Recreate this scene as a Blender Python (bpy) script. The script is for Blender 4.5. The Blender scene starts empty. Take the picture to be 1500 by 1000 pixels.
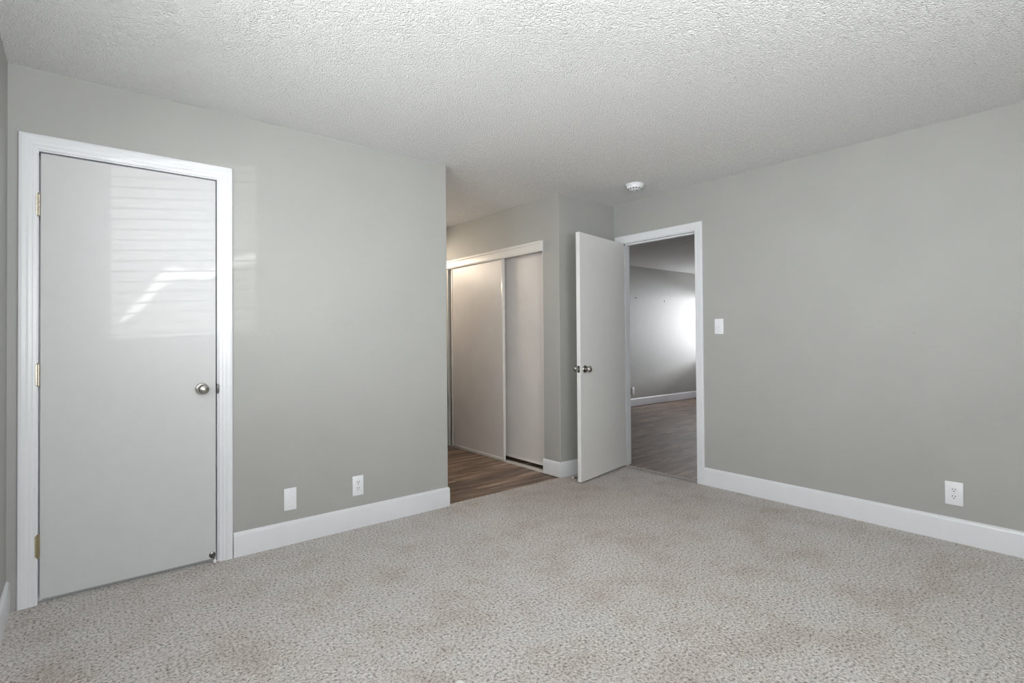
import bpy, bmesh, math, random
from mathutils import Vector, Matrix
random.seed(7)
S = bpy.context.scene
COL = S.collection

# ------------------------------------------------------------------ key dimensions (metres)
# X runs along the wall with the closed door, Y runs away from the camera towards that wall, Z is up
XF = -0.262      # far-left wall plane
YL = 3.238       # plane of the wall with the closed door
XE = 2.030       # end of that wall (hall opening)
XC = 3.177       # plane of the closet wall in the hall
YS = 3.268       # plane of the short wall beside the open door
XR = 3.906       # right wall plane
YB = -0.95       # wall behind the camera
YH = 5.82        # rear wall of hall and of the next room
H = 2.44         # ceiling
T = 0.114        # wall thickness

# ------------------------------------------------------------------ camera
def make_camera():
    f, yaw, pit, rol, h, cy = 774.59, 0.8888, 0.0115, -0.0074, 1.1912, 486.59
    fw = Vector((math.cos(yaw)*math.cos(pit), math.sin(yaw)*math.cos(pit), math.sin(pit)))
    rt = Vector((math.sin(yaw), -math.cos(yaw), 0)); up = rt.cross(fw)
    c, s = math.cos(rol), math.sin(rol)
    r2 = c*rt + s*up; u2 = -s*rt + c*up
    cam = bpy.data.cameras.new('camera'); o = bpy.data.objects.new('camera', cam); COL.objects.link(o)
    cam.sensor_width = 36; cam.lens = f/1500*36; cam.shift_y = -(500-cy)/1500
    cam.clip_start = 0.02
    m = Matrix((( r2.x, u2.x, -fw.x, 0), (r2.y, u2.y, -fw.y, 0), (r2.z, u2.z, -fw.z, h), (0, 0, 0, 1)))
    o.matrix_world = m
    S.camera = o
make_camera()

# ------------------------------------------------------------------ world, lights, exposure
S.view_settings.view_transform = 'Standard'; S.view_settings.look = 'None'
S.view_settings.gamma = 1; S.view_settings.use_curve_mapping = False
S.view_settings.exposure = 0.0
W = bpy.data.worlds.new('world'); S.world = W; W.use_nodes = True
bg = W.node_tree.nodes['Background']; bg.inputs[0].default_value = (0.86, 0.93, 1.0, 1); bg.inputs[1].default_value = 1.0
S.cycles.max_bounces = 14; S.cycles.diffuse_bounces = 10

def area(name, loc, direction, sx, sy, power, colour, spread=180):
    l = bpy.data.lights.new(name, 'AREA'); l.shape = 'RECTANGLE'; l.size = sx; l.size_y = sy
    l.energy = power; l.color = colour; l.spread = math.radians(spread)
    o = bpy.data.objects.new(name, l); COL.objects.link(o); o.location = loc
    o.rotation_euler = Vector(direction).to_track_quat('-Z', 'Y').to_euler()
    return o
def spot(name, loc, target, power, colour, angle, radius, blend=0.1):
    l = bpy.data.lights.new(name, 'SPOT'); l.energy = power; l.color = colour; l.spot_size = math.radians(angle)
    l.spot_blend = blend; l.shadow_soft_size = radius
    o = bpy.data.objects.new(name, l); COL.objects.link(o); o.location = loc
    o.rotation_euler = (Vector(target)-Vector(loc)).to_track_quat('-Z', 'Y').to_euler()
    return o
# daylight standing in the three windows
WIN1 = (0.06, 2.150, 1.155, 2.08)      # y0, y1, z0, z1 on the far-left wall
WIN2 = (-0.20, 1.40, 0.75, 2.16)       # x0, x1, z0, z1 behind the camera
WIN3 = (4.35, 5.60, 0.86, 2.00)       # y0, y1, z0, z1 in the next room
area('daylight_side_window', (XF-0.30, (WIN1[0]+WIN1[1])/2, (WIN1[2]+WIN1[3])/2), (1, 0, -0.32), 2.15, 0.98, 108, (0.96, 0.985, 1.0))
area('daylight_rear_window', ((WIN2[0]+WIN2[1])/2, YB-0.30, (WIN2[2]+WIN2[3])/2), (-0.25, 1, 1.35), 1.6, 1.30, 124, (0.97, 0.99, 1.0))
area('daylight_next_room', (10.10, (WIN3[0]+WIN3[1])/2, (WIN3[2]+WIN3[3])/2), (-1, -0.3, 0), 1.25, 1.14, 38, (0.95, 0.96, 1.0))
area('bright_sky_next_room', (12.6, 3.55, 1.75), (-1, 0.66, -0.08), 0.9, 0.7, 54, (0.93, 0.95, 1.0), 90)
# warm lamp over the vanity at the end of the hall
area('vanity_lamp', (2.52, 5.56, 2.085), (0.25, -1, -0.05), 0.6, 0.06, 14, (1.0, 0.84, 0.66))
# low glint of the sun thrown up from outside through the slatted side window
GD = Vector((0.35, 1.0, 0.035)); GP = Vector((XF, 1.14, 1.59))
spot('sun_glint', GP - GD*30, GP, 6000, (1.0, 0.985, 0.96), 2.35, 0.010)
GLINT = GP - GD*30 + Vector((-0.66, 0.0, 0.0))
spot('sun_glint_curved', GLINT, (0.42, YL, 1.5), 17000, (1.0, 0.985, 0.96), 2.2, 0.0012)  # second beam, cut to its curve by the added mask

# ------------------------------------------------------------------ materials
def new_mat(name):
    m = bpy.data.materials.new(name); m.use_nodes = True
    nt = m.node_tree; b = nt.nodes['Principled BSDF']
    return m, nt, b
def N(nt, t, **kw):
    n = nt.nodes.new(t)
    for k, v in kw.items():
        if k in n.inputs: n.inputs[k].default_value = v
        else: setattr(n, k, v)
    return n
def coords(nt, scale=(1, 1, 1), rot=(0, 0, 0)):
    tc = nt.nodes.new('ShaderNodeTexCoord'); mp = nt.nodes.new('ShaderNodeMapping')
    mp.inputs['Scale'].default_value = scale; mp.inputs['Rotation'].default_value = rot
    nt.links.new(tc.outputs['Object'], mp.inputs['Vector']); return mp.outputs['Vector']
def ramp(nt, stops):
    r = nt.nodes.new('ShaderNodeValToRGB'); cr = r.color_ramp
    while len(cr.elements) < len(stops): cr.elements.new(0.5)
    for e, (p, c) in zip(cr.elements, stops): e.position = p; e.color = (*c, 1) if len(c) == 3 else c
    return r
def simple(name, colour, rough=0.5, metal=0.0, noise=0.03, scale=12.0, bump=0.0, bscale=80.0, coat=0.0, coat_rough=0.1):
    m, nt, b = new_mat(name); v = coords(nt)
    n = N(nt, 'ShaderNodeTexNoise', Scale=scale, Detail=3.0); nt.links.new(v, n.inputs['Vector'])
    lo = tuple(max(0, c*(1-noise)) for c in colour); hi = tuple(min(1, c*(1+noise)) for c in colour)
    r = ramp(nt, [(0.3, lo), (0.7, hi)]); nt.links.new(n.outputs['Fac'], r.inputs['Fac'])
    nt.links.new(r.outputs['Color'], b.inputs['Base Color'])
    b.inputs['Roughness'].default_value = rough; b.inputs['Metallic'].default_value = metal
    if coat: b.inputs['Coat Weight'].default_value = coat; b.inputs['Coat Roughness'].default_value = coat_rough
    if bump:
        n2 = N(nt, 'ShaderNodeTexNoise', Scale=bscale, Detail=4.0); nt.links.new(v, n2.inputs['Vector'])
        bp = N(nt, 'ShaderNodeBump', Strength=bump, Distance=0.002); nt.links.new(n2.outputs['Fac'], bp.inputs['Height'])
        nt.links.new(bp.outputs['Normal'], b.inputs['Normal'])
    return m

def wall_material(name, colour):
    m, nt, b = new_mat(name); v = coords(nt)
    n = N(nt, 'ShaderNodeTexNoise', Scale=3.0, Detail=4.0); nt.links.new(v, n.inputs['Vector'])
    r = ramp(nt, [(0.3, tuple(c*0.975 for c in colour)), (0.7, tuple(c*1.02 for c in colour))])
    nt.links.new(n.outputs['Fac'], r.inputs['Fac']); nt.links.new(r.outputs['Color'], b.inputs['Base Color'])
    n1 = N(nt, 'ShaderNodeTexNoise', Scale=42.0, Detail=3.0, Roughness=0.55); nt.links.new(v, n1.inputs['Vector'])
    n2 = N(nt, 'ShaderNodeTexNoise', Scale=9.0, Detail=2.0); nt.links.new(v, n2.inputs['Vector'])
    mx = N(nt, 'ShaderNodeMath', operation='MULTIPLY_ADD'); mx.inputs[1].default_value = 2.0
    nt.links.new(n2.outputs['Fac'], mx.inputs[0]); nt.links.new(n1.outputs['Fac'], mx.inputs[2])
    bp = N(nt, 'ShaderNodeBump', Strength=0.32, Distance=0.0022); nt.links.new(mx.outputs[0], bp.inputs['Height'])
    nt.links.new(bp.outputs['Normal'], b.inputs['Normal'])
    b.inputs['Roughness'].default_value = 0.55; b.inputs['Specular IOR Level'].default_value = 0.35
    return m

def popcorn_material():
    m, nt, b = new_mat('popcorn_ceiling'); v = coords(nt)
    vo = N(nt, 'ShaderNodeTexVoronoi', Scale=135.0); vo.feature = 'SMOOTH_F1'; vo.inputs['Smoothness'].default_value = 0.5
    dn = N(nt, 'ShaderNodeTexNoise', Scale=60.0, Detail=2.0); nt.links.new(v, dn.inputs['Vector'])
    ad = N(nt, 'ShaderNodeVectorMath', operation='MULTIPLY_ADD'); ad.inputs[1].default_value = (0.02, 0.02, 0.02)
    nt.links.new(dn.outputs['Color'], ad.inputs[0]); nt.links.new(v, ad.inputs[2]); nt.links.new(ad.outputs[0], vo.inputs['Vector'])
    ns = N(nt, 'ShaderNodeTexNoise', Scale=110.0, Detail=3.0, Roughness=0.6); nt.links.new(v, ns.inputs['Vector'])
    sb = N(nt, 'ShaderNodeMath', operation='SUBTRACT'); nt.links.new(ns.outputs['Fac'], sb.inputs[0]); nt.links.new(vo.outputs['Distance'], sb.inputs[1])
    bp = N(nt, 'ShaderNodeBump', Strength=1.0, Distance=0.009); nt.links.new(sb.outputs[0], bp.inputs['Height'])
    nt.links.new(bp.outputs['Normal'], b.inputs['Normal'])
    b.inputs['Base Color'].default_value = (0.88, 0.88, 0.875, 1); b.inputs['Roughness'].default_value = 0.95
    b.inputs['Specular IOR Level'].default_value = 0.1
    return m

def carpet_material():
    m, nt, b = new_mat('beige_carpet'); v = coords(nt)
    vo = N(nt, 'ShaderNodeTexVoronoi', Scale=95.0); vo.feature = 'F1'
    dn = N(nt, 'ShaderNodeTexNoise', Scale=90.0, Detail=2.0); nt.links.new(v, dn.inputs['Vector'])
    ad = N(nt, 'ShaderNodeVectorMath', operation='MULTIPLY_ADD'); ad.inputs[1].default_value = (0.012, 0.012, 0.012)
    nt.links.new(dn.outputs['Color'], ad.inputs[0]); nt.links.new(v, ad.inputs[2]); nt.links.new(ad.outputs[0], vo.inputs['Vector'])
    # pale and taupe yarn, with painted dark specks for the shaded gaps between tufts
    n1 = N(nt, 'ShaderNodeTexNoise', Scale=85.0, Detail=2.5, Roughness=0.65); nt.links.new(v, n1.inputs['Vector'])
    r1 = ramp(nt, [(0.33, (0.20, 0.18, 0.165)), (0.43, (0.60, 0.57, 0.545)), (0.64, (0.88, 0.845, 0.82))])
    nt.links.new(n1.outputs['Fac'], r1.inputs['Fac'])
    # faded brownish stains
    n2 = N(nt, 'ShaderNodeTexNoise', Scale=3.4, Detail=6.0, Roughness=0.68); nt.links.new(v, n2.inputs['Vector'])
    r2 = ramp(nt, [(0.34, (0.84, 0.79, 0.75)), (0.50, (0.97, 0.955, 0.945)), (0.62, (1, 1, 1))]); nt.links.new(n2.outputs['Fac'], r2.inputs['Fac'])
    mul = N(nt, 'ShaderNodeMix', data_type='RGBA', blend_type='MULTIPLY'); mul.inputs['Factor'].default_value = 1.0
    nt.links.new(r1.outputs['Color'], mul.inputs[6]); nt.links.new(r2.outputs['Color'], mul.inputs[7])
    n3 = N(nt, 'ShaderNodeTexNoise', Scale=1.6, Detail=4.0); nt.links.new(v, n3.inputs['Vector'])
    w = N(nt, 'ShaderNodeVectorMath', operation='DISTANCE'); w.inputs[1].default_value = (3.05, 2.75, 0); nt.links.new(v, w.inputs[0])
    wm = N(nt, 'ShaderNodeMath', operation='MULTIPLY_ADD'); wm.inputs[1].default_value = 1.3; nt.links.new(n3.outputs['Fac'], wm.inputs[0]); nt.links.new(w.outputs['Value'], wm.inputs[2])
    wr = ramp(nt, [(0.70/2.5, (0.80, 0.765, 0.745)), (1.0, (1, 1, 1))]); wd = N(nt, 'ShaderNodeMath', operation='DIVIDE'); wd.inputs[1].default_value = 2.2
    nt.links.new(wm.outputs[0], wd.inputs[0]); nt.links.new(wd.outputs[0], wr.inputs['Fac'])
    mu2 = N(nt, 'ShaderNodeMix', data_type='RGBA', blend_type='MULTIPLY'); mu2.inputs['Factor'].default_value = 1.0
    nt.links.new(mul.outputs[2], mu2.inputs[6]); nt.links.new(wr.outputs['Color'], mu2.inputs[7])
    nt.links.new(mu2.outputs[2], b.inputs['Base Color'])
    bp = N(nt, 'ShaderNodeBump', Strength=1.0, Distance=0.009); bp.invert = True
    sb = N(nt, 'ShaderNodeMath', operation='SUBTRACT'); nt.links.new(vo.outputs['Distance'], sb.inputs[0]); nt.links.new(n1.outputs['Fac'], sb.inputs[1])
    nt.links.new(sb.outputs[0], bp.inputs['Height'])
    nt.links.new(bp.outputs['Normal'], b.inputs['Normal'])
    b.inputs['Roughness'].default_value = 1.0; b.inputs['Specular IOR Level'].default_value = 0.05
    b.inputs['Sheen Weight'].default_value = 0.15
    return m

def plank_material():
    m, nt, b = new_mat('wood_planks'); v = coords(nt)
    br = N(nt, 'ShaderNodeTexBrick'); br.offset = 0.37; br.inputs['Scale'].default_value = 1.0
    br.inputs['Brick Width'].default_value = 1.22; br.inputs['Row Height'].default_value = 0.15; br.inputs['Mortar Size'].default_value = 0.0012
    br.inputs['Mortar Smooth'].default_value = 0.3; br.inputs['Bias'].default_value = 0.0
    br.inputs['Color1'].default_value = (0.0, 0.0, 0.0, 1); br.inputs['Color2'].default_value = (1, 1, 1, 1); br.inputs['Mortar'].default_value = (0.5, 0.5, 0.5, 1)
    nt.links.new(v, br.inputs['Vector'])
    # grain stretched along each plank, shifted from plank to plank
    sep = N(nt, 'ShaderNodeVectorMath', operation='MULTIPLY_ADD'); sep.inputs[1].default_value = (7.3, 3.1, 0)
    nt.links.new(br.outputs['Color'], sep.inputs[0]); nt.links.new(v, sep.inputs[2])
    mp = N(nt, 'ShaderNodeMapping'); mp.inputs['Scale'].default_value = (0.9, 8.5, 1); nt.links.new(sep.outputs[0], mp.inputs['Vector'])
    g = N(nt, 'ShaderNodeTexNoise', Scale=2.2, Detail=8.0, Roughness=0.6, Distortion=0.6); nt.links.new(mp.outputs[0], g.inputs['Vector'])
    r = ramp(nt, [(0.34, (0.080, 0.047, 0.032)), (0.45, (0.190, 0.120, 0.082)), (0.55, (0.320, 0.218, 0.155)), (0.67, (0.50, 0.375, 0.29))])
    nt.links.new(g.outputs['Fac'], r.inputs['Fac'])
    tone = ramp(nt, [(0, (0.66, 0.65, 0.66)), (0.5, (1, 1, 1)), (1, (1.25, 1.24, 1.22))]); nt.links.new(br.outputs['Color'], tone.inputs['Fac'])
    mul = N(nt, 'ShaderNodeMix', data_type='RGBA', blend_type='MULTIPLY'); mul.inputs['Factor'].default_value = 1.0
    nt.links.new(r.outputs['Color'], mul.inputs[6]); nt.links.new(tone.outputs['Color'], mul.inputs[7])
    seam = N(nt, 'ShaderNodeMix', data_type='RGBA'); nt.links.new(br.outputs['Fac'], seam.inputs[0]); nt.links.new(mul.outputs[2], seam.inputs[6]); seam.inputs[7].default_value = (0.04, 0.028, 0.02, 1)
    nt.links.new(seam.outputs[2], b.inputs['Base Color'])
    bp = N(nt, 'ShaderNodeBump', Strength=0.12, Distance=0.002); nt.links.new(g.outputs['Fac'], bp.inputs['Height']); nt.links.new(bp.outputs['Normal'], b.inputs['Normal'])
    b.inputs['Roughness'].default_value = 0.38
    return m

WALL = wall_material('grey_green_paint', (0.398, 0.399, 0.382))
CEIL = popcorn_material()
CARPET = carpet_material()
WOOD = plank_material()
TRIM = simple('white_trim_paint', (0.745, 0.76, 0.785), 0.32, noise=0.015, bump=0.04, bscale=50)
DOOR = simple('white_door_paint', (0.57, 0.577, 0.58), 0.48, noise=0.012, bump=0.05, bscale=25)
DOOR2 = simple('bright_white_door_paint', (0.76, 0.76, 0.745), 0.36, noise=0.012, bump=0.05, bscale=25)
SLIDER = simple('off_white_closet_panel', (0.66, 0.63, 0.61), 0.42, noise=0.03, scale=5)
RAIL = simple('white_rail_enamel', (0.76, 0.74, 0.71), 0.25, noise=0.01)
NICKEL = simple('satin_nickel', (0.45, 0.43, 0.40), 0.24, 1.0, noise=0.05)
DARKNICKEL = simple('dark_nickel', (0.20, 0.19, 0.18), 0.30, 1.0, noise=0.08)
BRASS = simple('aged_brass', (0.46, 0.39, 0.25), 0.36, 1.0, noise=0.10, scale=60)
TARNISH = simple('tarnished_nickel', (0.52, 0.48, 0.40), 0.38, 1.0, noise=0.12, scale=60)
PLASTIC = simple('white_plastic', (0.82, 0.83, 0.86), 0.30, noise=0.01)
DARK = simple('dark_slot', (0.03, 0.03, 0.03), 0.6)
RUBBER = simple('white_rubber', (0.85, 0.85, 0.84), 0.5, noise=0.02)
STEEL = simple('steel_nail', (0.22, 0.22, 0.21), 0.4, 0.8)
VANITY = simple('dark_vanity_laminate', (0.035, 0.028, 0.024), 0.45, noise=0.2)
COUNTER = simple('cultured_marble', (0.78, 0.76, 0.72), 0.2, noise=0.05)
SLAT = simple('white_blind_slat', (0.82, 0.82, 0.80), 0.4, noise=0.01)

# ------------------------------------------------------------------ mesh helpers
def box(bm, x0, x1, y0, y1, z0, z1, bevel=0.0, seg=2):
    vs = [bm.verts.new((x, y, z)) for x in (x0, x1) for y in (y0, y1) for z in (z0, z1)]
    fs = [(0, 1, 3, 2), (4, 6, 7, 5), (0, 4, 5, 1), (2, 3, 7, 6), (0, 2, 6, 4), (1, 5, 7, 3)]
    faces = [bm.faces.new([vs[i] for i in f]) for f in fs]
    if bevel > 0:
        es = list({e for f in faces for e in f.edges})
        bmesh.ops.bevel(bm, geom=es, offset=bevel, segments=seg, profile=0.5, affect='EDGES')
def ease(bm, x, y, r=0.005):
    es = [e for e in bm.edges if all(abs(v.co.x-x) < 1e-5 and abs(v.co.y-y) < 1e-5 for v in e.verts)]
    bmesh.ops.bevel(bm, geom=es, offset=r, segments=3, profile=0.5, affect='EDGES')
def frame_axes(axis):
    a = Vector(axis).normalized()
    u = a.cross(Vector((0, 0, 1))) if abs(a.z) < 0.9 else a.cross(Vector((1, 0, 0)))
    u.normalize(); return a, u, a.cross(u)
def lathe(bm, origin, axis, prof, n=32):
    """prof: list of (distance along axis, radius)"""
    a, u, w = frame_axes(axis); o = Vector(origin); rings = []
    for d, r in prof:
        if r < 1e-6: rings.append([bm.verts.new(o + a*d)])
        else: rings.append([bm.verts.new(o + a*d + (u*math.cos(2*math.pi*i/n) + w*math.sin(2*math.pi*i/n))*r) for i in range(n)])
    for A, B in zip(rings, rings[1:]):
        for i in range(n):
            j = (i+1) % n
            if len(A) == 1 and len(B) == 1: continue
            if len(A) == 1: bm.faces.new((A[0], B[i], B[j]))
            elif len(B) == 1: bm.faces.new((A[i], B[0], A[j]))
            else: bm.faces.new((A[i], B[i], B[j], A[j]))
    for R in (rings[0], rings[-1]):
        if len(R) > 2: bm.faces.new(R)
def tube(bm, pts, r, n=8):
    rings = []
    for k, p in enumerate(pts):
        d = Vector(pts[min(k+1, len(pts)-1)]) - Vector(pts[max(k-1, 0)])
        a, u, w = frame_axes(d)
        rings.append([bm.verts.new(Vector(p) + (u*math.cos(2*math.pi*i/n)+w*math.sin(2*math.pi*i/n))*r) for i in range(n)])
    for A, B in zip(rings, rings[1:]):
        for i in range(n): bm.faces.new((A[i], A[(i+1) % n], B[(i+1) % n], B[i]))
    bm.faces.new(rings[0]); bm.faces.new(rings[-1])
def sweep(bm, path, outs, prof, normal, up=None):
    """Mitred moulding. path points, outs = in-plane offset vectors, prof = (offset, height along normal)."""
    rings = []
    for p, o in zip(path, outs):
        rings.append([bm.verts.new(Vector(p) + Vector(o)*a + Vector(normal)*d) for a, d in prof])
    m = len(prof)
    for A, B in zip(rings, rings[1:]):
        for i in range(m): bm.faces.new((A[i], A[(i+1) % m], B[(i+1) % m], B[i]))
    bm.faces.new(rings[0]); bm.faces.new(rings[-1])
def obj(name, bm, mat, parent=None, smooth=None):
    bmesh.ops.recalc_face_normals(bm, faces=bm.faces)
    me = bpy.data.meshes.new(name); bm.to_mesh(me); bm.free()
    me.materials.append(mat)
    if smooth is not None:
        for f in me.polygons: f.use_smooth = True
        me.set_sharp_from_angle(angle=math.radians(smooth))
    o = bpy.data.objects.new(name, me); COL.objects.link(o)
    if parent: o.parent = parent
    return o
def tag(o, label, cat, group=None, kind=None):
    o['label'] = label; o['category'] = cat
    if group: o['group'] = group
    if kind: o['kind'] = kind
    return o
def struct(name, bm, mat, label, cat, smooth=None):
    return tag(obj(name, bm, mat, None, smooth), label, cat, kind='structure')
def empty(name, loc, label, cat, group=None, rot=None):
    o = bpy.data.objects.new(name, None); COL.objects.link(o); o.empty_display_size = 0.05
    if rot is not None: o.matrix_world = Matrix.Translation(loc) @ rot.to_4x4()
    else: o.location = loc
    return tag(o, label, cat, group)
B = bmesh.new

# ------------------------------------------------------------------ floors and ceiling
bm = B(); box(bm, XF-T, XR, YB-T, 3.262, -0.10, 0.0); box(bm, XR-0.01, 3.965, 2.40, 3.20, -0.10, 0.0)
struct('floor', bm, CARPET, 'speckled beige cut pile carpet with faint brownish stains', 'carpet')
bm = B(); box(bm, XE-T, XC+0.75, 3.262, YH+T, -0.106, -0.006)
struct('floor_hall', bm, WOOD, 'brown wood plank floor of the hall in front of the sliding closet', 'floor')
bm = B(); box(bm, 3.965, 10.2, 0.2, YH+T, -0.106, -0.006)
struct('floor_room', bm, WOOD, 'brown wood plank floor of the next room seen through the open doorway', 'floor')
bm = B(); box(bm, XF-T, 10.2, YB-T, YH+T, H, H+0.12)
struct('ceiling', bm, CEIL, 'white popcorn textured ceiling', 'ceiling')

# ------------------------------------------------------------------ walls
D1 = (-0.157, 0.567, 2.066)                 # closed door: clear opening x0, x1, top
D2 = (2.420, 3.180, 2.062)                  # open door: clear opening y0, y1, top
J = 0.018
bm = B()
box(bm, XF-T, D1[0]-J, YL, YL+T, 0, H); box(bm, D1[1]+J, XE, YL, YL+T, 0, H); box(bm, D1[0]-J, D1[1]+J, YL, YL+T, D1[2]+J, H)
ease(bm, XE, YL)
struct('wall_front', bm, WALL, 'grey painted wall around the closed white door, ending at the hall opening', 'wall')
bm = B()
y0, y1, z0, z1 = WIN1
box(bm, XF-T, XF, YB-T, y0, 0, H); box(bm, XF-T, XF, y1, YL, 0, H); box(bm, XF-T, XF, y0, y1, 0, z0); box(bm, XF-T, XF, y0, y1, z1, H)
struct('wall_left', bm, WALL, 'sliver of grey wall along the left edge of the photo', 'wall')
bm = B()
x0, x1, z0, z1 = WIN2
box(bm, XF, x0, YB-T, YB, 0, H); box(bm, x1, XR, YB-T, YB, 0, H); box(bm, x0, x1, YB-T, YB, 0, z0); box(bm, x0, x1, YB-T, YB, z1, H)
struct('wall_back', bm, WALL, 'grey wall behind the viewer with a wide window', 'wall')
bm = B()
box(bm, XR, XR+T, YB-T, D2[0]-J, 0, H); box(bm, XR, XR+T, D2[1]+J, YS, 0, H); box(bm, XR, XR+T, D2[0]-J, D2[1]+J, D2[2]+J, H)
struct('wall_right', bm, WALL, 'long grey painted wall on the right with the open doorway', 'wall')
bm = B(); box(bm, XC+T, XR+T, YS, YS+T, 0, H)
box(bm, XC, XC+T, YS, 3.472, 0, H); ease(bm, XC, YS); box(bm, XC, XC+T, 3.472, 5.060, 2.0, H); box(bm, XC, XC+T, 5.060, YH, 0, H)
struct('wall_closet', bm, WALL, 'grey closet walls meeting at the corner behind the open door', 'wall')
bm = B(); box(bm, XE-T, XE, YL+T, YH, 0, H)
struct('wall_hall', bm, WALL, 'grey wall of the hall hidden behind the wall end', 'wall')
bm = B(); box(bm, XR, XR+T, YS+T, YH, 0, H); box(bm, XC+T, XR, 5.06, 5.06+T, 0, H)
struct('wall_partition', bm, WALL, 'grey partition between the closet and the next room', 'wall')
bm = B(); box(bm, XE-T, 10.2, YH, YH+T, 0, H)
struct('wall_rear', bm, WALL, 'far grey wall of the next room lit from a window on its right', 'wall')
bm = B()
y0, y1, z0, z1 = WIN3; XN = 9.92
box(bm, XN, XN+T, 0.2, y0, 0, H); box(bm, XN, XN+T, y1, YH, 0, H); box(bm, XN, XN+T, y0, y1, 0, z0); box(bm, XN, XN+T, y0, y1, z1, H)
struct('wall_window', bm, WALL, 'window wall of the next room hidden by the doorway', 'wall')
bm = B(); box(bm, XR+T, XN, 0.2, 0.2+T, 0, H)
struct('wall_side', bm, WALL, 'side wall of the next room behind the right wall', 'wall')
bm = B(); box(bm, XF-T, XE-T, 3.95, 4.05, 0, H); box(bm, XF-T-0.01, XF-T+0.09, YL+T, 3.95, 0, H); box(bm, XF-T, XE-T, YL+T, 3.95, -0.1, 0)
struct('wall_storage', bm, WALL, 'inside of the storage closet behind the closed door', 'wall')

# ------------------------------------------------------------------ windows (beside and behind the viewer, and in the next room)
def window(name, lo, hi, axis, z0, z1, plane, sgn, label):
    """frame with a meeting rail and glass; axis 'y' window lies in an x plane, 'x' in a y plane"""
    def bx(bm, a0, a1, d0, d1, zz0, zz1, bev=0.0):
        d0, d1 = sorted((plane+sgn*d0, plane+sgn*d1))
        if axis == 'y': box(bm, d0, d1, a0, a1, zz0, zz1, bev)
        else: box(bm, a0, a1, d0, d1, zz0, zz1, bev)
    f = 0.035; bm = B()
    bx(bm, lo, hi, 0.07, 0.11, z0, z0+f); bx(bm, lo, hi, 0.07, 0.11, z1-f, z1)
    bx(bm, lo, lo+f, 0.07, 0.11, z0+f, z1-f); bx(bm, hi-f, hi, 0.07, 0.11, z0+f, z1-f)
    o = struct(name, bm, RAIL, label, 'window')
    return o
window('window_1', WIN1[0]-0.03, WIN1[1]+0.03, 'y', WIN1[2]-0.03, WIN1[3]+0.03, XF, -1, 'white framed window on the left wall beside the viewer')
window('window_2', WIN2[0], WIN2[1], 'x', WIN2[2], WIN2[3], YB, -1, 'white framed window behind the viewer')
window('window_3', WIN3[0], WIN3[1], 'y', WIN3[2], WIN3[3], XN, 1, 'white framed window of the next room')

# horizontal blind hanging in the side window, slats open
bl = empty('window_blind', (XF-0.035, (WIN1[0]+WIN1[1])/2, WIN1[3]), 'white horizontal slat blind in the side window, slats open', 'blind')
bm = B(); box(bm, -0.026, 0.026, -1.035, 1.035, -0.045, -0.002, 0.003); obj('headrail', bm, SLAT, bl)
bm = B(); k = 0; z = -0.085
while z > -(WIN1[3]-WIN1[2])+0.03:
    box(bm, -0.025, 0.025, -1.035, 1.035, z-0.0018, z+0.0018); z -= 0.05
obj('slats', bm, SLAT, bl)
bm = B(); box(bm, -0.025, 0.025, -1.035, 1.035, -(WIN1[3]-WIN1[2])+0.004, -(WIN1[3]-WIN1[2])+0.02, 0.002); obj('bottom_rail', bm, SLAT, bl)

# added mask, out of view; its curved slot shapes sun_glint_curved into an arc
arcp = [(0.112, 1.275, .018), (0.165, 1.33, .036), (0.215, 1.385, .052), (0.255, 1.44, .060), (0.300, 1.505, .055), (0.350, 1.545, .044), (0.400, 1.545, .026), (0.450, 1.535, .020), (0.505, 1.545, .030), (0.570, 1.585, .034), (0.640, 1.625, .030), (0.760, 1.665, .030)]
def back(x, z):
    t = 0.10; P = Vector((x, YL, z)); return GLINT + (P - GLINT)*t
bm = B(); n = len(arcp)
for sgn, zo in ((1, 2.45), (-1, 0.55)):
    cur = [back(x, z + sgn*w) for x, z, w in arcp]; edge = [back(x, zo) for x, z, w in arcp]
    for off in (0.0, -0.008):
        A_ = [bm.verts.new(p + Vector((0, off, 0))) for p in cur]; E_ = [bm.verts.new(p + Vector((0, off, 0))) for p in edge]
        for i in range(n-1): bm.faces.new((A_[i], A_[i+1], E_[i+1], E_[i]))
for xa, xb in ((-0.6, arcp[0][0]+0.001), (arcp[-1][0]-0.001, 1.4)):
    p0, p1 = back(xa, 0.55), back(xb, 2.45); box(bm, p0.x, p1.x, p0.y-0.008, p0.y, p0.z, p1.z)
struct('arc_gobo', bm, DARK, 'added dark mask with a curved slot that shapes the glint, unseen outside', 'light mask')

# ------------------------------------------------------------------ casings and jambs
CAS = [(0.000, 0.0), (0.000, 0.008), (0.004, 0.010), (0.016, 0.011), (0.020, 0.0135), (0.032, 0.0145), (0.040, 0.0175), (0.054, 0.0180), (0.064, 0.0165), (0.067, 0.013), (0.067, 0.0)]
FLAT = [(0.000, 0.0), (0.000, 0.009), (0.005, 0.011), (0.030, 0.012), (0.036, 0.0135), (0.056, 0.0150), (0.062, 0.0140), (0.0655, 0.010), (0.0655, 0.0)]
r = 0.006
bm = B()
x0, x1, zt = D1
sweep(bm, [(x0-r+0.004, YL, 0), (x0-r+0.004, YL, zt+r), (x1+r, YL, zt+r), (x1+r, YL, 0)], [(-1, 0, 0), (-1, 0, 1), (1, 0, 1), (1, 0, 0)], CAS, (0, -1, 0))
box(bm, x0-J, x0, YL, YL+T, 0, zt+J); box(bm, x1, x1+J, YL, YL+T, 0, zt+J); box(bm, x0, x1, YL, YL+T, zt, zt+J)
for a, b_ in ((x0, x0+0.011), (x1-0.011, x1)): box(bm, a, b_, YL+0.041, YL+0.075, 0, zt)
box(bm, x0, x1, YL+0.041, YL+0.075, zt-0.011, zt)
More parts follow.
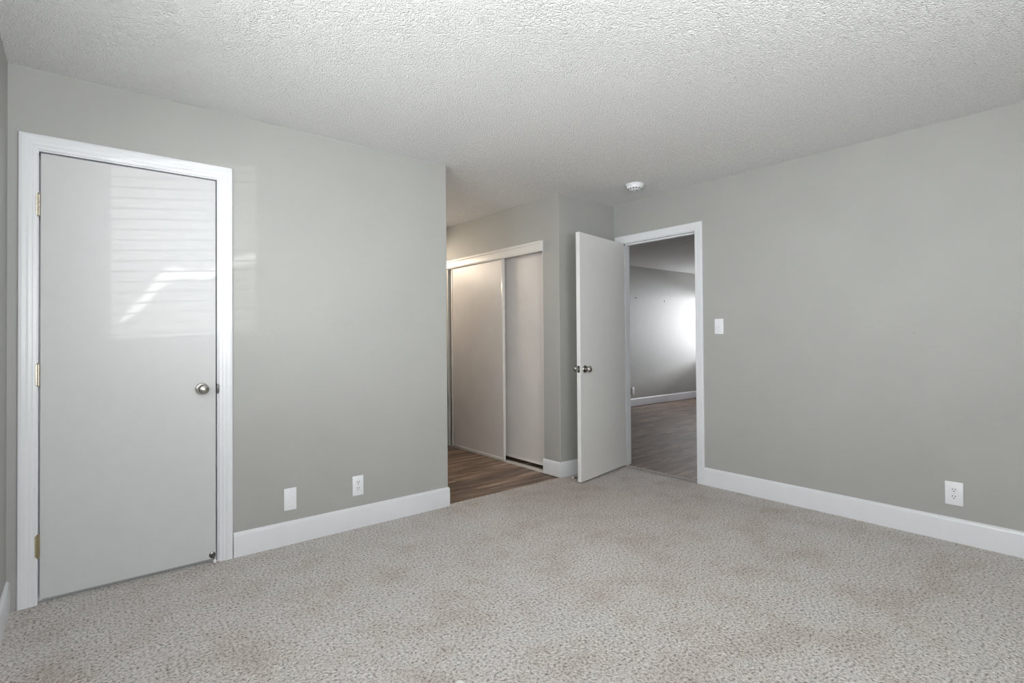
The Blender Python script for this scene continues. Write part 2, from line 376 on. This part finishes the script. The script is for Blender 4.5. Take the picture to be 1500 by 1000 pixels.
t1 = struct('trim_1', bm, TRIM, 'white moulded casing framing the closed door', 'door frame')
bm = B(); box(bm, x1-0.0008, x1+0.0022, YL-0.016, YL+0.03, 0.905, 0.957, 0.001); box(bm, x1-0.003, x1+0.0085, YL-0.013, YL-0.008, 0.908, 0.954, 0.0022)
sp = obj('strike_plate', bm, DARKNICKEL, t1, 40)
bm = B()
y0, y1, zt = D2
sweep(bm, [(XR, y0-r, 0), (XR, y0-r, zt+r), (XR, y1+r, zt+r), (XR, y1+r, 0)], [(0, -1, 0), (0, -1, 1), (0, 1, 1), (0, 1, 0)], FLAT, (-1, 0, 0))
box(bm, XR, XR+T, y0-J, y0, 0, zt+J); box(bm, XR, XR+T, y1, y1+J, 0, zt+J); box(bm, XR, XR+T, y0, y1, zt, zt+J)
for a, b_ in ((y0, y0+0.011), (y1-0.011, y1)): box(bm, XR+0.041, XR+0.075, a, b_, 0, zt)
box(bm, XR+0.041, XR+0.075, y0, y1, zt-0.011, zt)
t2 = struct('trim_2', bm, TRIM, 'white casing and jamb framing the open doorway', 'door frame')

# ------------------------------------------------------------------ baseboards
BH, BT = 0.134, 0.014
def base_prof(h=BH, t=BT): return [(0, 0), (t, 0), (t, h-0.022), (t-0.0015, h-0.014), (t-0.005, h-0.006), (t-0.010, h-0.001), (0, h)]
def baseboard(name, path, outs, label, h=BH):
    bm = B(); sweep(bm, path, outs, base_prof(h), (0, 0, 1)); return struct(name, bm, TRIM, label, 'baseboard', 35)
arc = [(math.sin(a), -math.cos(a), 0) for a in [math.radians(d) for d in (0, 22, 45, 68, 90)]]
baseboard('baseboard_front', [(0.644, YL, 0)] + [(XE, YL, 0)]*5 + [(XE, YH, 0)], [(0, -1, 0)] + arc + [(1, 0, 0)], 'white baseboard under the two wall plates, rounded at the hall corner')
baseboard('baseboard_right', [(XR, 2.348, 0), (XR, YB, 0)], [(-1, 0, 0), (-1, 0, 0)], 'white baseboard along the long right wall', 0.139)
baseboard('baseboard_left', [(XF, YL, 0), (XF, YB, 0)], [(1, 0, 0), (1, 0, 0)], 'white baseboard at the lower left edge of the photo')
baseboard('baseboard_closet', [(XC, 3.474, 0), (XC, YS, 0), (XR, YS, 0)], [(-1, 0, 0), (-1, -1, 0), (0, -1, 0)], 'white baseboard wrapping the closet corner behind the open door', 0.127)
baseboard('baseboard_rear', [(XR+T, YH, 0), (XN, YH, 0)], [(0, -1, 0), (0, -1, 0)], 'white baseboard at the foot of the far wall in the next room')
baseboard('baseboard_back', [(XF, YB, 0), (XR, YB, 0)], [(0, 1, 0), (0, 1, 0)], 'white baseboard on the wall behind the viewer')

# ------------------------------------------------------------------ closed door
KNOB = [(0, 0.0315), (0.004, 0.0315), (0.008, 0.028), (0.010, 0.020), (0.013, 0.0125), (0.024, 0.0115), (0.029, 0.014), (0.034, 0.0215), (0.040, 0.0262), (0.046, 0.0276), (0.052, 0.0268), (0.058, 0.0235), (0.0625, 0.0165), (0.0645, 0.008), (0.065, 0.0)]
d1 = B(); box(d1, D1[0]+0.006, D1[1]-0.0075, YL+0.001, YL+0.036, 0.019, D1[2]-0.0075, 0.0018, 2)
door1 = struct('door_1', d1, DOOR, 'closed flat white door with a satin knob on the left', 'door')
def knob(parent, pos, axis):
    bm = B(); lathe(bm, pos, axis, [(0, 0.0315), (0.004, 0.0315), (0.0085, 0.028), (0.0105, 0.020), (0.0105, 0.0)], 40)
    ro = obj('rosette', bm, NICKEL, None, 30)
    bm = B(); lathe(bm, pos, axis, [(0.010, 0.0)] + [(d, q) for d, q in KNOB[4:]], 40)
    kn = obj('door_knob', bm, NICKEL, parent, 50); ro.parent = kn
    return kn
knob(door1, (0.495, YL+0.001, 0.935), (0, -1, 0))
for zc, m, lab in ((1.818, TARNISH, 'top hinge, tarnished nickel'), (1.041, TARNISH, 'middle hinge, tarnished nickel'), (0.264, BRASS, 'bottom hinge, aged brass')):
    bm = B()
    for k in range(5):
        lathe(bm, (D1[0]+0.001, YL-0.008, zc-0.0485+k*0.0195), (0, 0, 1), [(0, 0.0), (0, 0.0062), (0.0185, 0.0062), (0.0185, 0.0)], 16)
    h = obj('hinge', bm, m, door1, 40); h['label'] = lab
    bm = B(); box(bm, D1[0]-0.010, D1[0]-0.002, YL-0.0125, YL-0.0095, zc-0.048, zc+0.048, 0.0008); obj('hinge_leaf', bm, m, h)
    bm = B()
    for s in (1, -1): lathe(bm, (D1[0]+0.001, YL-0.008, zc+s*0.048), (0, 0, s), [(0, 0.0045), (0.003, 0.0058), (0.006, 0.004), (0.0075, 0.0)], 14)
    obj('hinge_pin', bm, m, h, 50)
# door stop screwed low on the corner of the closed door
bm = B(); lathe(bm, (0.543, YL+0.001, 0.040), (0, -1, 0), [(0, 0.0165), (0.003, 0.016), (0.006, 0.009), (0.006, 0.0)], 24); lathe(bm, (0.543, YL-0.004, 0.040), (0.03, -1, -0.25), [(0, 0.005), (0.055, 0.0045), (0.055, 0.0)], 14)
ds = obj('door_stop', bm, DARKNICKEL, door1, 40)
bm = B(); lathe(bm, Vector((0.543, YL-0.004, 0.040)) + Vector((0.03, -1, -0.25)).normalized()*0.050, (0.03, -1, -0.25), [(0, 0.0), (0.0, 0.0075), (0.010, 0.0085), (0.015, 0.0065), (0.017, 0.0)], 18); obj('rubber_tip', bm, RUBBER, ds, 50)

# ------------------------------------------------------------------ open door, swung into the room
ang = math.radians(79.0); pin = Vector((3.893, 3.187, 0))
rot = Matrix(((math.cos(ang), math.sin(ang), 0), (-math.sin(ang), math.cos(ang), 0), (0, 0, 1)))
# local frame: closed position relative to the hinge pin (thickness along +x, width along -y)
M2 = Matrix.Translation(pin) @ rot.to_4x4()
bm = B(); box(bm, 0.008, 0.043, -0.764, -0.008, 0.016, 2.060, 0.0018, 2)
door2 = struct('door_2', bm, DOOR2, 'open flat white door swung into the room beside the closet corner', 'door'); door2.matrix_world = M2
KZ = 0.935
knob(door2, (0.043, -0.764+0.062, KZ), (1, 0, 0)); knob(door2, (0.008, -0.764+0.062, KZ), (-1, 0, 0))
bm = B(); box(bm, 0.013, 0.038, -0.7655, -0.7635, KZ-0.028, KZ+0.028, 0.0008); lp = obj('latch_plate', bm, DARKNICKEL, door2)
bm = B(); box(bm, 0.019, 0.032, -0.775, -0.765, KZ-0.008, KZ+0.008, 0.002); obj('latch_bolt', bm, NICKEL, lp)
for zc in (1.81, 1.04, 0.26):
    bm = B()
    for k in range(5): lathe(bm, (0, 0, zc-0.0485+k*0.0195), (0, 0, 1), [(0, 0.0), (0, 0.006), (0.0185, 0.006), (0.0185, 0.0)], 14)
    box(bm, 0.0, 0.036, -0.0085, -0.0068, zc-0.048, zc+0.048)
    obj('hinge', bm, TARNISH, door2, 40)

# door stop screwed low on the hidden face of the open door, its white tip shows past the edge
sp0 = Vector((0.008, -0.742, 0.044)); sdir = Vector((-1, -0.05, -0.12)).normalized()
bm = B(); lathe(bm, sp0, (-1, 0, 0), [(0, 0.0165), (0.003, 0.016), (0.006, 0.009), (0.006, 0.0)], 24); lathe(bm, sp0 + sdir*0.004, sdir, [(0, 0.005), (0.055, 0.0045), (0.055, 0.0)], 14)
ds2 = obj('door_stop', bm, DARKNICKEL, door2, 40)
bm = B(); lathe(bm, sp0 + sdir*0.052, sdir, [(0, 0.0), (0.0, 0.0075), (0.010, 0.0085), (0.015, 0.0065), (0.017, 0.0)], 18); obj('rubber_tip', bm, RUBBER, ds2, 50)

# ------------------------------------------------------------------ sliding closet
bm = B()
hp = [(0, 0.0), (0, 0.028), (0.010, 0.030), (0.016, 0.024), (0.068, 0.024), (0.074, 0.030), (0.092, 0.030), (0.095, 0.026), (0.095, 0.0)]
sweep(bm, [(XC, 3.468, 1.965), (XC, 5.058, 1.965)], [(0, 0, 1), (0, 0, 1)], hp, (-1, 0, 0))
box(bm, XC, XC+0.10, 3.472, 5.06, 1.985, 2.0)
struct('trim_3', bm, RAIL, 'white fascia rail above the sliding closet doors', 'closet rail', 30)
bm = B(); box(bm, XC+0.004, XC+0.052, 3.472, 5.06, -0.006, 0.008, 0.0015)
struct('trim_4', bm, RAIL, 'white bottom track under the sliding closet doors', 'closet rail')
bm = B(); box(bm, XC, XC+T, 5.048, 5.060, 0, 1.99); box(bm, XC, XC+T, 3.472, 3.478, 0, 1.99)
struct('trim_5', bm, RAIL, 'narrow white jamb at the far side of the closet opening', 'door frame')
def slider(name, ya, yb, xf, z0, label, stiles):
    bm = B(); box(bm, xf+0.002, xf+0.018, ya+0.004, yb-0.004, z0+0.004, 1.980)
    o = struct(name, bm, SLIDER, label, 'sliding door')
    w = 0.020
    bm = B(); box(bm, xf-0.004, xf+0.022, ya, ya+w, z0, 1.983, 0.003); obj('edge_stile', bm, RAIL, o, 40)
    bm = B(); box(bm, xf-0.004, xf+0.022, yb-w, yb, z0, 1.983, 0.003); obj('edge_stile', bm, RAIL, o, 40)
    bm = B(); box(bm, xf-0.002, xf+0.020, ya+w, yb-w, z0, z0+0.022, 0.002); obj('bottom_rail', bm, RAIL, o, 40)
    return o
slider('door_3', 4.045, 4.975, XC-0.002, 0.0095, 'left sliding closet panel, standing in front of the other', True)
slider('door_4', 3.482, 4.120, XC+0.066, 0.036, 'right sliding closet panel, set behind its neighbour', True)

# ------------------------------------------------------------------ wall plates
def basis(nrm):
    n = Vector(nrm).normalized(); up = Vector((0, 0, 1)); rt = up.cross(n)   # local x = right seen from the front, y = up, z = out of the wall
    return Matrix((rt, up, n)).transposed()
def plate(name, pos, nrm, w, h, label, cat, group=None):
    e = empty(name, pos, label, cat, group, basis(nrm))
    bm = B(); box(bm, -w/2, w/2, -h/2, h/2, 0, 0.006, 0.0028, 2); obj('cover_plate', bm, PLASTIC, e, 40)
    return e
def screw(e, x, y, z=0.006):
    bm = B(); lathe(bm, (x, y, z-0.001), (0, 0, 1), [(0, 0.0032), (0.0014, 0.003), (0.002, 0.0)], 14); s = obj('screw', bm, PLASTIC, e, 40)
    bm = B(); box(bm, x-0.0025, x+0.0025, y-0.0004, y+0.0004, z+0.0002, z+0.0011); obj('screw_slot', bm, DARK, s)
def outlet(pos, nrm, label, w=0.072, h=0.124, detail=True):
    e = plate('power_outlet', pos, nrm, w, h, label, 'outlet')
    for cy in (0.0195, -0.0195):
        bm = B()
        ring = []
        for k in range(28):
            a = 2*math.pi*k/28; ring.append((0.0172*math.cos(a), max(-0.0135, min(0.0135, 0.0172*math.sin(a)))))
        lo = [bm.verts.new((x, cy+y, 0.005)) for x, y in ring]; hi = [bm.verts.new((x*0.96, cy+y*0.96, 0.0082)) for x, y in ring]
        for i in range(28): bm.faces.new((lo[i], lo[(i+1) % 28], hi[(i+1) % 28], hi[i]))
        bm.faces.new(hi); rc = obj('receptacle', bm, PLASTIC, e)
        bm = B(); box(bm, -0.0080, -0.0048, cy+0.0005, cy+0.0095, 0.0078, 0.0086); box(bm, 0.0048, 0.0080, cy+0.0005, cy+0.0085, 0.0078, 0.0086)
        lathe(bm, (0, cy-0.0072, 0.0078), (0, 0, 1), [(0, 0.0030), (0.0008, 0.0030), (0.0008, 0)], 14); obj('slots', bm, DARK, rc)
    screw(e, 0, 0)
    return e
outlet((1.358, YL, 0.266), (0, -1, 0), 'white duplex outlet on the wall left of the hall opening')
outlet((XR, 0.773, 0.279), (-1, 0, 0), 'white duplex outlet low on the long right wall', 0.084, 0.134)
outlet((7.42, YH, 0.262), (0, -1, 0), 'white outlet on the far wall of the next room, seen past the open door')
e = plate('blank_plate', (0.945, YL, 0.261), (0, -1, 0), 0.070, 0.128, 'plain white cover plate low on the wall right of the closed door', 'wall plate')
for y in (0.042, -0.042): screw(e, 0, y)
e = plate('light_switch', (XR, 2.211, 1.274), (-1, 0, 0), 0.074, 0.120, 'white toggle light switch on the right wall beside the open doorway', 'light switch')
bm = B(); box(bm, -0.0055, 0.0055, -0.0125, 0.0125, 0.0055, 0.0068, 0.0005); obj('switch_collar', bm, PLASTIC, e)
bm = B(); lathe(bm, (0, 0.001, 0.004), (0, -0.55, 1), [(0, 0.0042), (0.013, 0.0034), (0.0145, 0.002), (0.0148, 0)], 12); obj('toggle', bm, PLASTIC, e, 40)
for y in (0.030, -0.030): screw(e, 0, y)

# ------------------------------------------------------------------ smoke detector
sd = empty('smoke_detector', (3.500, 2.705, H), 'round white smoke detector on the ceiling near the open door', 'smoke detector')
bm = B(); lathe(bm, (0, 0, 0.004), (0, 0, -1), [(0, 0.0), (0, 0.072), (0.018, 0.072), (0.020, 0.070), (0.020, 0.0)], 48); obj('mounting_base', bm, PLASTIC, sd, 35)
bm = B(); lathe(bm, (0, 0, -0.016), (0, 0, -1), [(0, 0.0), (0, 0.066), (0.012, 0.064), (0.022, 0.056), (0.025, 0.047), (0.025, 0.034), (0.030, 0.030), (0.031, 0.0)], 48); body = obj('housing', bm, PLASTIC, sd, 35)
bm = B()
for k in range(14):
    a = 2*math.pi*k/14; c, s = math.cos(a), math.sin(a)
    vs = [(0.049, -0.004), (0.058, -0.005), (0.058, 0.005), (0.049, 0.004)]
    lo = [bm.verts.new((c*x-s*y, s*x+c*y, -0.0419 if x < 0.05 else -0.0374)) for x, y in vs]
    hi = [bm.verts.new((c*x-s*y, s*x+c*y, -0.0400 if x < 0.05 else -0.0355)) for x, y in vs]
    bm.faces.new(lo); bm.faces.new(hi)
    for i in range(4): bm.faces.new((lo[i], lo[(i+1) % 4], hi[(i+1) % 4], hi[i]))
obj('vents', bm, DARK, body)
bm = B(); lathe(bm, (0.012, -0.012, -0.046), (0, 0, -1), [(0, 0.007), (0.0025, 0.0065), (0.003, 0.0)], 18); obj('test_button', bm, DARK, body, 40)

# ------------------------------------------------------------------ small things
# white cap lying on the carpet at the bottom edge
cp = empty('plastic_cap', (1.005, 1.535, 0.0), 'small round white cap lying on the carpet at the bottom edge of the photo', 'cap')
bm = B(); lathe(bm, (0, 0, -0.002), (0, 0, 1), [(0, 0.0), (0, 0.017), (0.006, 0.0175), (0.012, 0.0165), (0.017, 0.013), (0.020, 0.007), (0.021, 0.0)], 28); obj('dome', bm, RUBBER, cp, 60)
bm = B(); lathe(bm, (0, 0, -0.002), (0, 0, 1), [(0, 0.0), (0, 0.021), (0.003, 0.021), (0.0045, 0.018), (0.0045, 0.0)], 28); obj('rim', bm, RUBBER, cp, 40)
# nail left in the right wall, two anchors in the far wall
bm = B(); lathe(bm, (XR+0.004, 0.951, 1.204), (-1, 0, 0), [(0, 0.0015), (0.008, 0.0015), (0.008, 0.0036), (0.0095, 0.0034), (0.010, 0)], 12)
tag(obj('nail', bm, STEEL, None, 40), 'tiny dark nail head alone on the long right wall', 'nail')
for x, z, lab in ((7.54, 1.888, 'left of two small white anchors high on the far wall of the next room'), (8.386, 1.861, 'right of two small white anchors high on the far wall of the next room')):
    e = empty('wall_anchor', (x, YH, z), lab, 'wall anchor', 'wall anchors in the next room', basis((0, -1, 0)))
    bm = B(); lathe(bm, (0, 0, -0.002), (0, 0, 1), [(0, 0.017), (0.005, 0.017), (0.007, 0.013), (0.007, 0)], 18); obj('collar', bm, PLASTIC, e, 40)
    bm = B(); lathe(bm, (0, -0.004, 0.004), (0, -0.3, 1), [(0, 0.006), (0.008, 0.006), (0.009, 0.0)], 12); obj('screw', bm, STEEL, e, 40)
bm = B(); box(bm, 2.10, 2.95, 5.46, YH, 2.128, 2.143, 0.003); box(bm, 2.10, 2.95, 5.62, YH, 2.03, 2.125)  # added plate, out of view, keeps vanity light off the hall ceiling
struct('lamp_shield', bm, RAIL, 'added white plate above the vanity lamp, unseen, blocking its upward light', 'light shield')
# vanity at the end of the hall, only its edge shows
vn = empty('vanity_cabinet', (2.70, 5.36, -0.006), 'dark bathroom vanity at the end of the hall, only a thin edge showing', 'vanity')
bm = B(); box(bm, -0.60, 0.46, -0.19, 0.45, 0.10, 0.86, 0.002); box(bm, -0.60, 0.46, -0.12, 0.45, 0.0, 0.10); obj('body', bm, VANITY, vn)
bm = B(); box(bm, -0.62, 0.47, -0.21, 0.455, 0.861, 0.90, 0.006); obj('countertop', bm, COUNTER, vn, 40)
for x in (-0.585, -0.06):
    bm = B(); box(bm, x, x+0.505, -0.207, -0.1905, 0.13, 0.83, 0.003); d = obj('cabinet_door', bm, VANITY, vn)
    bm = B(); lathe(bm, (x+(0.46 if x < -0.3 else 0.045), -0.207, 0.72), (0, -1, 0), [(0, 0.005), (0.010, 0.005), (0.014, 0.012), (0.022, 0.011), (0.024, 0)], 18); obj('cabinet_knob', bm, NICKEL, d, 50)
